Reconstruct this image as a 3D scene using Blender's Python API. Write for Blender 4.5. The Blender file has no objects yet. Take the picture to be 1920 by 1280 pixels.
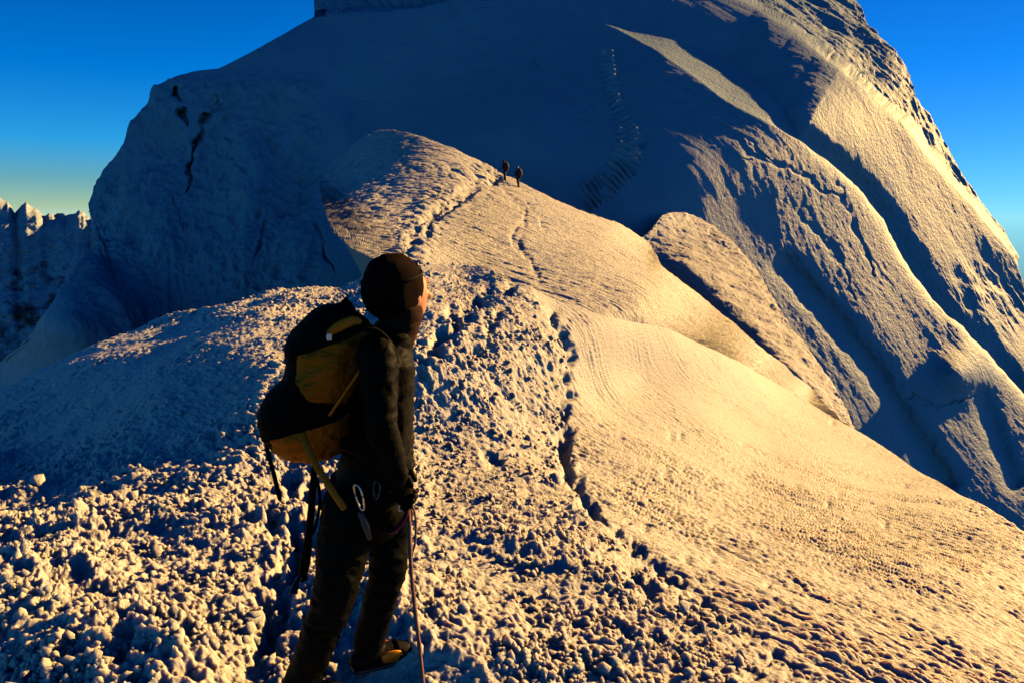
import bpy, bmesh, math, random
import numpy as np
from mathutils import Vector, Matrix, Quaternion

random.seed(7)
scene = bpy.context.scene
COL = scene.collection

# ------------------------------------------------------------------ camera
FPX, CU, CV = 1397.0, 960.0, 640.0          # focal length and centre in photo pixels
PITCH = math.radians(9.35)
CAMZ = 1.9
CP, SP = math.cos(PITCH), math.sin(PITCH)

def ray(u, v):
    a = (np.asarray(u, float) - CU) / FPX
    b = -(np.asarray(v, float) - CV) / FPX
    return a, CP + b * SP, -SP + b * CP

def unproj(u, v, Y):
    x, y, z = ray(u, v)
    k = np.asarray(Y, float) / y
    return np.stack([x * k, y * k, z * k + CAMZ], -1)

def P(u, v, Y):
    return Vector(unproj(u, v, Y).tolist())

cam_d = bpy.data.cameras.new('camera')
cam = bpy.data.objects.new('camera', cam_d)
COL.objects.link(cam)
cam.location = (0, 0, CAMZ)
cam.rotation_euler = (math.radians(90) - PITCH, 0, 0)
cam_d.sensor_fit = 'HORIZONTAL'
cam_d.sensor_width = 36
cam_d.lens = 36 * FPX / 1920
cam_d.clip_start = 0.05
cam_d.clip_end = 60000
scene.camera = cam

# ------------------------------------------------------------------ noise
def _h(ix, iy, iz, seed):
    h = (ix.astype(np.uint32) * np.uint32(374761393) + iy.astype(np.uint32) * np.uint32(668265263)
         + iz.astype(np.uint32) * np.uint32(2147483647) + np.uint32((seed * 974634777) & 0xffffffff))
    h ^= h >> np.uint32(13)
    h *= np.uint32(1274126177)
    h ^= h >> np.uint32(16)
    h *= np.uint32(2246822519)
    h ^= h >> np.uint32(15)
    return h

_G = np.array([[1,1,0],[-1,1,0],[1,-1,0],[-1,-1,0],[1,0,1],[-1,0,1],[1,0,-1],[-1,0,-1],
               [0,1,1],[0,-1,1],[0,1,-1],[0,-1,-1],[1,1,0],[-1,1,0],[0,-1,1],[0,-1,-1]], np.float32)

def perlin(p, seed=0):
    p = np.asarray(p, np.float32)
    fl = np.floor(p)
    f = p - fl
    i = fl.astype(np.int64)
    w = f * f * f * (f * (f * 6 - 15) + 10)
    out = 0
    for dx in (0, 1):
        wx = w[..., 0] if dx else 1 - w[..., 0]
        for dy in (0, 1):
            wy = w[..., 1] if dy else 1 - w[..., 1]
            for dz in (0, 1):
                wz = w[..., 2] if dz else 1 - w[..., 2]
                g = _G[_h(i[..., 0] + dx, i[..., 1] + dy, i[..., 2] + dz, seed) & np.uint32(15)]
                d = g[..., 0] * (f[..., 0] - dx) + g[..., 1] * (f[..., 1] - dy) + g[..., 2] * (f[..., 2] - dz)
                out = out + wx * wy * wz * d
    return out

def fbm(p, octs=4, gain=0.5, seed=0, ridged=False):
    a, s, out = 1.0, 1.0, 0
    for k in range(octs):
        n = perlin(p * s + 17.3 * k, seed + k)
        out = out + a * ((0.5 - np.abs(n)) if ridged else n)
        a *= gain
        s *= 2.03
    return out

def domes(x, y, size, seed, rmin=0.5, rmax=0.95):
    """height 0..1: a bed of rounded lumps of different radius"""
    gx, gy = x / size, y / size
    ix, iy = np.floor(gx).astype(np.int64), np.floor(gy).astype(np.int64)
    zero = np.zeros_like(ix)
    best = np.zeros_like(gx)
    for dx in (-1, 0, 1):
        for dy in (-1, 0, 1):
            h = _h(ix + dx, iy + dy, zero, seed)
            h2 = _h(ix + dx, iy + dy, zero + 1, seed)
            px = ix + dx + (h & np.uint32(0xffff)) / 65535.0
            py = iy + dy + (h >> np.uint32(16)) / 65535.0
            r = rmin + (rmax - rmin) * ((h2 & np.uint32(0xffff)) / 65535.0)
            d2 = ((gx - px) ** 2 + (gy - py) ** 2) / (r * r)
            b = np.sqrt(np.maximum(0, 1 - d2)) * (0.35 + 0.65 * ((h2 >> np.uint32(16)) / 65535.0)) * r
            best = np.maximum(best, b)
    return best

def sstep(a, b, x):
    t = np.clip((x - a) / (b - a), 0, 1)
    return t * t * (3 - 2 * t)

def polydist(u, v, pts):
    """distance in px to a polyline, signed side (+ = left of travel on screen, v down), and length along it"""
    best = np.full(u.shape, 1e9)
    side = np.zeros(u.shape)
    along = np.zeros(u.shape)
    L = 0
    for (x0, y0), (x1, y1) in zip(pts[:-1], pts[1:]):
        dx, dy = x1 - x0, y1 - y0
        l2 = dx * dx + dy * dy
        t = np.clip(((u - x0) * dx + (v - y0) * dy) / l2, 0, 1)
        d = np.hypot(u - x0 - t * dx, v - y0 - t * dy)
        cr = dx * (v - y0) - dy * (u - x0)
        m = d < best
        best = np.where(m, d, best)
        side = np.where(m, -np.sign(cr), side)
        along = np.where(m, L + t * math.sqrt(l2), along)
        L += math.sqrt(l2)
    return best, side, along, L

def warp(u, v, seed=150):
    a = np.stack([u / 34, v / 34, 0 * u], -1)
    b = np.stack([u / 11, v / 11, 0 * u], -1)
    return (u + 11 * perlin(a, seed) + 5 * perlin(b, seed + 2), v + 11 * perlin(a, seed + 1) + 5 * perlin(b, seed + 3),
            np.clip(0.75 + 1.1 * perlin(a * 1.3, seed + 4), 0.15, 1.5))

def trench(u, v, pts, width, taper=True, amt=None):
    d, s, al, L = polydist(u, v, pts)
    w = width * (1 - 0.75 * al / L) if taper else width
    if amt is not None: w = w * np.sqrt(amt)
    return np.exp(-(d / w) ** 2) * (1 if amt is None else amt)

def spot(u, v, cu, cv, ru, rv=None):
    rv = rv or ru
    return np.exp(-((u - cu) / ru) ** 2 - ((v - cv) / rv) ** 2)

# ------------------------------------------------------------------ thin plate depth fields
class Field:
    def __init__(self, ctrl, inv=False, smooth=0.0):
        c = np.array(ctrl, float)
        self.inv = inv
        self.p = c[:, :2] / 1000
        val = 1 / c[:, 2] if inv else np.log(c[:, 2])
        n = len(c)
        d = np.hypot(self.p[:, None, 0] - self.p[None, :, 0], self.p[:, None, 1] - self.p[None, :, 1])
        K = self.k(d) + smooth * np.eye(n)
        Q = np.concatenate([np.ones((n, 1)), self.p], 1)
        A = np.zeros((n + 3, n + 3))
        A[:n, :n] = K; A[:n, n:] = Q; A[n:, :n] = Q.T
        self.w = np.linalg.solve(A, np.concatenate([val, np.zeros(3)]))
    @staticmethod
    def k(d):
        return np.where(d > 1e-9, d * d * np.log(np.maximum(d, 1e-9)), 0)
    def __call__(self, u, v):
        sh = u.shape
        q = np.stack([u.ravel(), v.ravel()], 1) / 1000
        out = self.w[-3] + q @ self.w[-2:]
        for (px, py), w in zip(self.p, self.w):
            out += w * self.k(np.hypot(q[:, 0] - px, q[:, 1] - py))
        out = out.reshape(sh)
        return 1 / np.maximum(out, 1e-5) if self.inv else np.exp(out)

# ------------------------------------------------------------------ surfaces
def grid_mesh(name, pts, mats, kind='structure', wrap=False, mat_index=None):
    nr, nc = pts.shape[:2]
    me = bpy.data.meshes.new(name)
    me.vertices.add(nr * nc)
    me.vertices.foreach_set('co', pts.reshape(-1).astype(np.float32))
    idx = np.arange(nr * nc).reshape(nr, nc)
    q = np.stack([idx[:-1, :-1], idx[1:, :-1], idx[1:, 1:], idx[:-1, 1:]], -1).reshape(-1, 4)
    nf = len(q)
    me.loops.add(nf * 4)
    me.loops.foreach_set('vertex_index', q.reshape(-1).astype(np.int32))
    me.polygons.add(nf)
    me.polygons.foreach_set('loop_start', np.arange(0, nf * 4, 4, dtype=np.int32))
    me.polygons.foreach_set('use_smooth', np.ones(nf, bool))
    for m in mats: me.materials.append(m)
    if mat_index is not None:
        me.polygons.foreach_set('material_index', mat_index.reshape(-1).astype(np.int32))
    me.update(calc_edges=True)
    ob = bpy.data.objects.new(name, me)
    COL.objects.link(ob)
    if kind: ob['kind'] = kind
    return ob

def normals(p):
    du = np.gradient(p, axis=1)
    dv = np.gradient(p, axis=0)
    n = np.cross(du, dv)
    n /= np.maximum(np.linalg.norm(n, axis=-1, keepdims=True), 1e-9)
    view = p - np.array([0, 0, CAMZ])
    flip = (n * view).sum(-1) > 0
    n[flip] *= -1
    return n

def resample(pairs, nc):
    a = np.array(pairs, float)
    mid = np.hypot(*(np.diff(a[:, :2], axis=0)).T) * 0.75 + np.hypot(*(np.diff(a[:, 2:4], axis=0)).T) * 0.25
    s = np.concatenate([[0], np.cumsum(mid)])
    t = np.linspace(0, s[-1], nc)
    return np.stack([np.interp(t, s, a[:, k]) for k in range(4)], 1)

def sheet_uv(pairs, nc, nr, power=1.0):
    r = resample(pairs, nc)
    t = np.linspace(0, 1, nr)[:, None] ** power
    u = r[None, :, 0] * (1 - t) + r[None, :, 2] * t
    v = r[None, :, 1] * (1 - t) + r[None, :, 3] * t
    return u, v

def back_skirt(top, rows, length, drop0, drop1, lean=None):
    """rows that carry the hidden far side of a crest backwards and down"""
    h = top - np.array([0, 0, CAMZ])
    h = h.copy(); h[:, 2] = 0
    h /= np.linalg.norm(h, axis=1, keepdims=True)
    if lean is not None:                          # undercut edge: the far side runs back under the snow
        h = h * (1 - lean[:, None]) + np.array([0.95, 0.3, 0]) * lean[:, None]
    out, cur = [], top.copy()
    # smooth the start so that the far side does not repeat every bump of the edge
    for k in range(rows):
        f = (k + 1) / rows
        st = length * (f ** 1.5 - (k / rows) ** 1.5)
        cur = cur + h * st
        cur[:, 2] -= st * (drop0 + (drop1 - drop0) * f)
        ker = 1 + 2 * k
        pad = np.pad(cur, ((ker, ker), (0, 0)), mode='edge')
        cs = np.cumsum(np.concatenate([np.zeros((1, 3)), pad]), 0)
        sm = (cs[2 * ker + 1:] - cs[:-(2 * ker + 1)]) / (2 * ker + 1)
        cur = cur * 0.4 + sm * 0.6
        out.append(cur.copy())
    return np.stack(out[::-1])

# ------------------------------------------------------------------ materials
def mat(name):
    m = bpy.data.materials.new(name)
    m.use_nodes = True
    nt = m.node_tree
    return m, nt, nt.nodes['Principled BSDF']

def node(nt, kind, **kw):
    n = nt.nodes.new(kind)
    for k, v in kw.items():
        if k in n.inputs: n.inputs[k].default_value = v
        else: setattr(n, k, v)
    return n

def snow_mat(name, scale, bump, c0=(0.62, 0.63, 0.65), c1=(0.70, 0.70, 0.71), dist=0.02, streak=None, sss=0.0):
    m, nt, b = mat(name)
    L = nt.links.new
    tc = node(nt, 'ShaderNodeTexCoord')
    mp = node(nt, 'ShaderNodeMapping')
    if streak:
        mp.inputs['Rotation'].default_value = streak[0]
        mp.inputs['Scale'].default_value = streak[1]
    L(tc.outputs['Object'], mp.inputs['Vector'])
    n1 = node(nt, 'ShaderNodeTexNoise', Scale=scale, Detail=6.0, Roughness=0.62)
    L(mp.outputs['Vector'], n1.inputs['Vector'])
    n2 = node(nt, 'ShaderNodeTexNoise', Scale=scale * 0.13, Detail=4.0)
    L(tc.outputs['Object'], n2.inputs['Vector'])
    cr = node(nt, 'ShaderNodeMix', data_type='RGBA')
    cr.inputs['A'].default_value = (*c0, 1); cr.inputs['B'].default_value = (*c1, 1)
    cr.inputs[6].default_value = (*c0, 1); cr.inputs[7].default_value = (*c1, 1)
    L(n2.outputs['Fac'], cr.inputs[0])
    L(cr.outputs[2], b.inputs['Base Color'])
    bp = node(nt, 'ShaderNodeBump', Strength=bump, Distance=dist)
    L(n1.outputs['Fac'], bp.inputs['Height'])
    L(bp.outputs['Normal'], b.inputs['Normal'])
    b.inputs['Roughness'].default_value = 0.65
    b.inputs['Specular IOR Level'].default_value = 0.25
    if sss:
        b.inputs['Subsurface Weight'].default_value = 1.0
        b.inputs['Subsurface Radius'].default_value = (1.0, 0.74, 0.48)
        b.inputs['Subsurface Scale'].default_value = sss
    return m

snow_near = snow_mat('snow_near', 55, 1.0, (0.60, 0.60, 0.60), (0.67, 0.66, 0.65), dist=0.035, sss=0.024)
snow_mid = snow_mat('snow_mid', 8, 1.0, (0.60, 0.60, 0.61), (0.68, 0.67, 0.66), dist=0.22)
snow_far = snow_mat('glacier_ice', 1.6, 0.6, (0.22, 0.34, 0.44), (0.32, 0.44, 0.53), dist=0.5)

# ------------------------------------------------------------------ A: the near ridge
A_top = [(-260,890),(0,742),(60,706),(120,676),(180,650),(240,626),(320,597),(400,575),(480,557),(560,543),(640,535),(700,518),(760,503),(820,497),(870,499),
         (960,520),(1050,560),(1150,592),(1250,618),(1340,655),(1450,715),(1590,800),(1700,868),(1800,928),(1920,1000),(2200,1170)]
A_pairs = [(u, v, u, 1900) for u, v in A_top]
A_ctrl = [(-260,1900,1.75),(960,1900,2.18),(2200,1900,1.79),(690,1270,3.05),(0,1280,3),(400,1280,3),(1100,1280,3.25),(1500,1280,3.4),(1920,1280,4.16),(0,1100,3.9),(400,1100,3.88),(800,1100,3.88),
 (1100,1100,4.21),(1400,1100,4.81),(1920,1100,6.8),(1400,900,9.46),(1650,950,9.34),(1200,700,12.33),(1590,800,15.11),(1340,655,14.89),(1150,592,12.05),(1050,560,11.76),(960,520,12.39),(870,499,15.74),
 (1920,1000,8.84),(780,500,15.63),(640,535,15.16),(480,557,14.5),(400,575,14.29),(300,603,14.61),(180,650,13.29),(800,900,6.85),(800,700,8.35),(800,600,9.76),(800,550,11.48),(1060,850,8.45),
 (500,700,7.96),(500,900,6.15),(300,800,7.38),(300,750,8.09),(100,800,8.94),(100,700,12.15),(0,742,12.1),(0,950,6.36),(300,950,5.6),(-260,890,9.38),(2200,1170,7.89),(-260,1280,3.1),
 (2200,1280,5.57)]
trail_edge = [(900,500),(960,525),(1030,590),(1070,660),(1062,760),(1058,850),(1090,930),(1150,1000),(1250,1080),(1400,1180),(1560,1290),(1900,1500),(2500,1900)]

ICO_V = None
def crumbs(p, n, u, v, mask):
    """broken snow: thousands of loose angular crumbs bedded on the trodden snow"""
    bm = bmesh.new(); bmesh.ops.create_icosphere(bm, subdivisions=1, radius=1)
    bm.verts.ensure_lookup_table()
    V = np.array([list(x.co) for x in bm.verts]); T = np.array([[w.index for w in f.verts] for f in bm.faces]); bm.free()
    rng = np.random.default_rng(5)
    nr, nc = u.shape
    N = 36000
    cand = rng.random((N * 4, 2))
    # even over the ground rather than over the picture
    i = (cand[:, 0] * (nr - 1)).astype(int); j = (cand[:, 1] * (nc - 1)).astype(int)
    keep = (rng.random(len(i)) < mask[i, j] ** 2 * np.clip(0.25 + 2.2 * perlin(np.stack([p[i, j, 0] * 2.6, p[i, j, 1] * 2.6, 0 * u[i, j]], -1), 77), 0.03, 1)) & (v[i, j] < 1420) & (u[i, j] > -120) & (u[i, j] < 1800)
    i, j = i[keep][:N], j[keep][:N]
    N = len(i)
    c = p[i, j]; nn = n[i, j]
    dist = c[:, 1]
    size = (0.003 + 0.026 * rng.random(N) ** 4) * (0.75 + 0.06 * dist)
    big = rng.random(N) < 0.012
    size[big] *= 2.0
    S = size[:, None, None] * (0.5 + 1.0 * rng.random((N, len(V), 1)))
    st = 0.7 + 0.6 * rng.random((N, 1, 3))
    W = V[None] * S * st + c[:, None] + nn[:, None] * (size * 0.35)[:, None, None]
    me = bpy.data.meshes.new('snow_crumbs')
    F_ = (T[None] + (np.arange(N) * len(V))[:, None, None]).reshape(-1)
    me.vertices.add(N * len(V)); me.vertices.foreach_set('co', W.reshape(-1).astype(np.float32))
    nf = N * len(T)
    me.loops.add(nf * 3); me.loops.foreach_set('vertex_index', F_.astype(np.int32))
    me.polygons.add(nf); me.polygons.foreach_set('loop_start', np.arange(0, nf * 3, 3, dtype=np.int32))
    me.polygons.foreach_set('use_smooth', np.ones(nf, bool))
    me.materials.append(snow_near); me.update(calc_edges=True)
    ob = bpy.data.objects.new('snow_crumbs', me); COL.objects.link(ob)
    ob['kind'] = 'stuff'

def build_near_ridge():
    u, v = sheet_uv(A_pairs, 1350, 900, 1.15)
    Y = Field(A_ctrl, inv=True, smooth=1e-4)(u, v)
    p = unproj(u, v, Y)
    n = normals(p)
    x, y = p[..., 0], p[..., 1]
    d, s, al, L = polydist(u, v, trail_edge)
    sd = d * -s                                   # + on the trodden side
    wob = 26 * perlin(np.stack([u / 60, v / 60, 0 * u], -1), 5) + 14 * perlin(np.stack([u / 17, v / 17, 0 * u], -1), 6)
    lump = sstep(-22, 30, sd + wob)
    calm = np.clip(spot(u, v, 230, 745, 250, 95) * 1.25 + spot(u, v, 400, 640, 200, 40) + spot(u, v, 120, 830, 130, 60) * .6, 0, 1)
    crest = sstep(60, 5, v - np.interp(u, [a for a, b in A_top], [b for a, b in A_top])) * (u < 900)
    lump = lump * (1 - 0.5 * spot(u, v, 700, 1275, 75, 45))
    lump = lump * (1 - 0.65 * calm) * (1 - 0.3 * crest)
    wx = x + 0.05 * perlin(np.stack([x * 5, y * 5, 0 * x], -1), 11)
    wy = y + 0.05 * perlin(np.stack([x * 5, y * 5, 0 * x + 9], -1), 12)
    h = (0.055 * domes(wx, wy, 0.36, 1) + 0.066 * domes(wx, wy, 0.17, 2) + 0.052 * domes(wx, wy, 0.092, 3)
         + 0.026 * domes(wx, wy, 0.048, 4) + 0.012 * domes(wx, wy, 0.024, 5))
    h = 0.58 * h + 0.09 * fbm(np.stack([x * 3.4, y * 3.4, 0 * x], -1), 6, 0.58, 23, True) + 0.035 * fbm(np.stack([x * 11, y * 11, 0 * x], -1), 3, 0.6, 24)
    h = h + 0.085 * domes(wx * 1.0, wy * 0.8, 0.5, 7, 0.35, 0.7) * sstep(900, 650, u)
    big = perlin(np.stack([x * 1.1, y * 1.1, 0 * x], -1), 21)
    h = h * (0.7 + 1.0 * np.clip(big + .3, 0, 1)) + 0.06 * big
    knob = np.clip(perlin(np.stack([x * 19, y * 19, 0 * x + 3], -1), 25) * 1.6, 0, 1) ** 1.2 * 0.030 * np.clip(0.5 + 1.8 * perlin(np.stack([x * 3.1, y * 3.1, 0 * x + 8], -1), 27), 0, 1.6) + np.clip(perlin(np.stack([x * 37, y * 37, 0 * x + 3], -1), 26) * 1.6, 0, 1) * 0.010
    disp = lump * (1 - 0.38 * sstep(740, 880, u)) * (h * 0.80 + knob * (0.5 + np.clip(big + .4, 0, 1)) - 0.05)
    # trodden furrow and single boot holes
    f = 0
    uw, vw, am = warp(u, v)
    for pts, w, dep in [([(960,525),(910,560),(860,600),(810,650),(790,690)], 19, .2), ([(1040,585),(1075,660),(1065,760)], 10, .13),
                        ([(1062,760),(1060,850),(1085,930),(1120,975)], 12, .15), ([(1120,975),(1190,1040),(1260,1095),(1330,1140)], 10, .07), ([(1330,1140),(1420,1200),(1600,1330)], 9, .03),
                        ([(560,905),(600,960),(560,1040),(520,1120),(500,1200)], 26, .16), ([(470,980),(560,1010)], 20, .1),
                        ([(930,600),(910,640),(880,680)], 12, .08), ([(1180,1085),(1215,1120)], 12, .09), ([(920,860),(940,875)], 14, .08)]:
        tr = trench(uw, vw, pts, w, False, am)
        f = f + dep * tr
    disp = disp - f
    # wind-packed slope: short ridges running down it, grains, a few pits
    c, sn = math.cos(0.72), math.sin(0.72)
    al_, ac = x * c - y * sn, x * sn + y * c
    q = np.stack([al_ * 3.2, ac * 17, 0 * x], -1)
    st = (fbm(q, 3, 0.6, 31) * 0.016 + fbm(np.stack([al_ * 9, ac * 34, 0 * x], -1), 2, .6, 36) * 0.017) * (0.45 + 1.3 * np.clip(0.5 + perlin(np.stack([al_ * .7, ac * 1.3, 0 * x], -1), 37), 0, 1))
    st = st + 0.035 * perlin(np.stack([al_ * 0.5, ac * 1.4, 0 * x], -1), 33) + 0.016 * domes(x, y, 0.055, 34)
    st = st * (0.35 + 0.65 * sstep(12.5, 7.5, Y))
    disp = disp + (1 - lump) * st * (1 - 0.5 * calm)
    for k in range(26):                            # small broken pits in the crust
        cu, cv = random.uniform(1150, 1900), random.uniform(760, 1270)
        disp -= 0.03 * spot(u, v, cu, cv, random.uniform(5, 12), random.uniform(4, 9)) * (1 - lump)
    lo = perlin(np.stack([x * .45, y * .45, 0 * x + 4], -1), 41)
    disp = disp + 0.10 * lo * sstep(3, 7, Y)
    disp -= 0.17 * spot(u, v, 700, 1310, 100, 60) + 0.06 * spot(u, v, 560, 1340, 90, 70)
    p = p + n * disp[..., None]
    crumbs(p, n, u, v, lump * (1 - 0.8 * calm))
    sk = back_skirt(p[0], 26, 16, 0.25, 1.1)
    return grid_mesh('snow_ridge', np.concatenate([sk, p]), [snow_near])

# ------------------------------------------------------------------ B: the hump with the two climbers
B_top = [(716,246),(738,247),(766,252),(850,277),(900,300),(940,326),(1010,361),(1090,395),(1160,420),(1215,455),(1240,495),(1330,570),(1430,650),(1520,730),(1590,800),(1660,880)]
B_ctrl = [(692,214,85.16),(640,285,67.31),(597,327,59.37),(602,372,44.98),(625,440,26.43),(700,482,21.19),(790,497,20.96),(870,500,23.84),(800,560,17.37),(760,243,63.82),(850,275,54.08),(940,326,50.19),
 (1010,361,47.45),(1090,395,47.15),(1160,420,50.18),(1215,455,54.44),(1240,495,43.43),(1330,570,44.78),(1430,650,33.6),(1520,730,45.74),(1590,800,20.15),(750,400,32.88),(700,350,43),(800,330,43.68),
 (850,400,33.93),(900,450,28.78),(1000,500,26.3),(1000,430,34.5),(1100,500,28.66),(1200,580,23.72),(1300,650,22.3),(1400,700,15.73),(1000,600,18.3),(1200,650,23.36),(900,350,43.49),(1100,440,38.77)]

def build_hump():
    pairs = [(790,497,800,502),(745,490,801,505),(700,482,802,507),(660,464,804,509),(625,440,806,511),(612,405,808,513),(602,372,811,515),(598,350,813,516),(602,330,815,517),(618,309,818,518),(640,290,821,519),(665,270,824,520),(690,254,828,521),(716,246,833,522)] + \
            [(t[0], t[1], b[0], b[1]) for t, b in zip(B_top[1:], [(840,523),(850,525),(880,540),(900,560),(930,580),(980,600),(1080,620),(1150,640),(1200,650),(1230,660),(1310,700),(1400,755),(1490,815),(1560,860),(1640,935)])]
    u, v = sheet_uv(pairs, 760, 520, 1.0)
    Y = Field(B_ctrl, smooth=2e-5)(u, v) * 1.38
    Y = np.where(u > 1450, np.maximum(Y, 20), Y)
    p = unproj(u, v, Y)
    n = normals(p)
    x, y = p[..., 0], p[..., 1]
    d, s, al, L = polydist(u, v, [(940,332),(880,358),(820,390),(775,440),(770,500)])
    trail = sstep(60, 8, d) * (0.35 + 0.65 * sstep(900, 800, u))
    leftw = sstep(800, 660, u + 0.4 * (v - 400))
    lump = np.clip(trail + 0.55 * leftw * sstep(480, 430, v) + 0.7 * spot(u, v, 870, 320, 90, 18), 0, 1)
    h = 0.42 * domes(x, y, 1.5, 51) + 0.30 * domes(x, y, 0.75, 52) + 0.16 * domes(x, y, 0.38, 53)
    disp = lump * (h - 0.25)
    uw, vw, am = warp(u, v, 180)
    disp -= 0.30 * trench(uw, vw, [(935,334),(880,356),(820,388),(790,420),(765,455)], 9, False, am)
    disp -= 0.22 * trench(uw, vw, [(925,345),(870,372),(815,405),(800,440)], 6, False, am)
    uw, vw, am = warp(u, v, 170)
    disp -= 0.11 * trench(uw, vw, [(950,360),(985,400),(965,440),(1000,500),(1010,525)], 7, False, am)
    disp -= 0.08 * trench(uw, vw, [(985,375),(1040,440)], 5, False, am)
    c, sn = math.cos(0.5), math.sin(0.5)
    al_, ac = x * c - y * sn, x * sn + y * c
    st = fbm(np.stack([al_ * .35, ac * 2.2, 0 * x], -1), 4, 0.6, 55) * 0.07 + 0.05 * domes(x, y, .3, 56)
    disp = disp + (1 - 0.6 * lump) * st
    disp = disp + 0.2 * perlin(np.stack([x * .12, y * .12, 0 * x], -1), 57)
    p = p + n * disp[..., None]
    sk = back_skirt(p[0], 22, 30, 0.3, 1.2, sstep(760, 700, u[0]) * sstep(350, 420, v[0]))
    return grid_mesh('snow_hump', np.concatenate([sk, p]), [snow_mid]), p, u, v

# ------------------------------------------------------------------ C: the small hump behind
def build_spur():
    pairs = [(1228,425,1200,450),(1240,405,1205,470),(1262,398,1212,485),(1300,405,1222,505),(1340,428,1240,525),(1385,468,1275,555),(1420,510,1310,585),(1440,548,1345,612),(1470,598,1390,648),
             (1500,638,1430,682),(1530,678,1465,712),(1560,722,1510,752),(1585,770,1550,790),(1612,835,1592,838)]
    nr = 260
    u, v = sheet_uv(pairs, 420, nr)
    t = np.linspace(0, 1, nr)[:, None]
    sfrac = np.linspace(0, 1, u.shape[1])[None, :]
    Yc = np.exp(np.log(100) + (np.log(58) - np.log(100)) * sstep(-0.15, 1.0, sfrac))
    W = np.hypot(u[-1] - u[0], v[-1] - v[0])[None, :] / FPX * Yc
    ts = 0.60 + 0.05 * np.sin(sfrac * 7) + 0.25 * sstep(0.25, 0.0, sfrac)
    d = (ts - t) * W
    Y = Yc + 1.15 * d + 1.9 * np.sqrt(d * d + 0.8) * sstep(-0.02, 0.22, sfrac)
    p = unproj(u, v, Y)
    n = normals(p)
    st = fbm(p * np.array([.35, .35, .35]), 5, 0.58, 61) * 0.20
    edge = sstep(0.35, 0.05, t)
    st = st + edge * 0.24 * fbm(p * np.array([.3, .3, .9]), 4, .6, 64, True)
    p = p + n * st[..., None]
    sk = back_skirt(p[0], 16, 30, 0.5, 1.3)
    return grid_mesh('snow_spur', np.concatenate([sk, p]), [snow_mid])

# ------------------------------------------------------------------ D: the mountain
D_pairs = [(-260,870,-260,1000),(0,682,0,900),(60,632,80,870),(90,592,130,850),(112,556,160,830),(150,503,200,800),(186,462,240,780),(190,445,260,770),(172,390,290,760),(190,350,320,750),
 (215,312,345,745),(240,280,370,740),(250,245,395,730),(290,185,430,720),(330,148,470,700),(360,137,500,690),(410,131,540,680),(470,100,600,670),(530,65,650,660),(590,30,700,650),
 (588,0,720,650),(592,-50,760,640),(700,-120,860,640),(1100,-190,1150,700),(1400,-150,1400,850),(1595,0,1600,1000),(1620,45,1640,1020),(1690,135,1700,1050),(1705,190,1740,1060),(1755,250,1800,1080),
 (1790,320,1850,1100),(1825,375,1890,1110),(1870,435,1930,1120),(1900,480,1970,1130),(1920,545,2010,1150),(2050,760,2150,1250),(2300,1100,2300,1350)]
rib1 = [(700,-420),(900,-150),(1000,-30),(1095,34),(1160,60),(1235,100),(1300,145),(1360,190),(1420,222),(1470,250),(1505,272),(1550,305),(1610,360),(1652,415),(1685,480),(1710,520),(1740,560),(1760,585),(1805,625),(1850,670),(1920,745),(2050,890),(2300,1200)]
rib2 = [(1150,-250),(1300,-60),(1387,0),(1480,55),(1540,107),(1630,178),(1690,230),(1740,295),(1805,370),(1845,415),(1895,480),(1930,560),(2080,800),(2320,1180)]
wall = [(560,42),(590,31),(640,25),(790,17),(860,-2),(960,-60),(1050,-200)]
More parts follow.
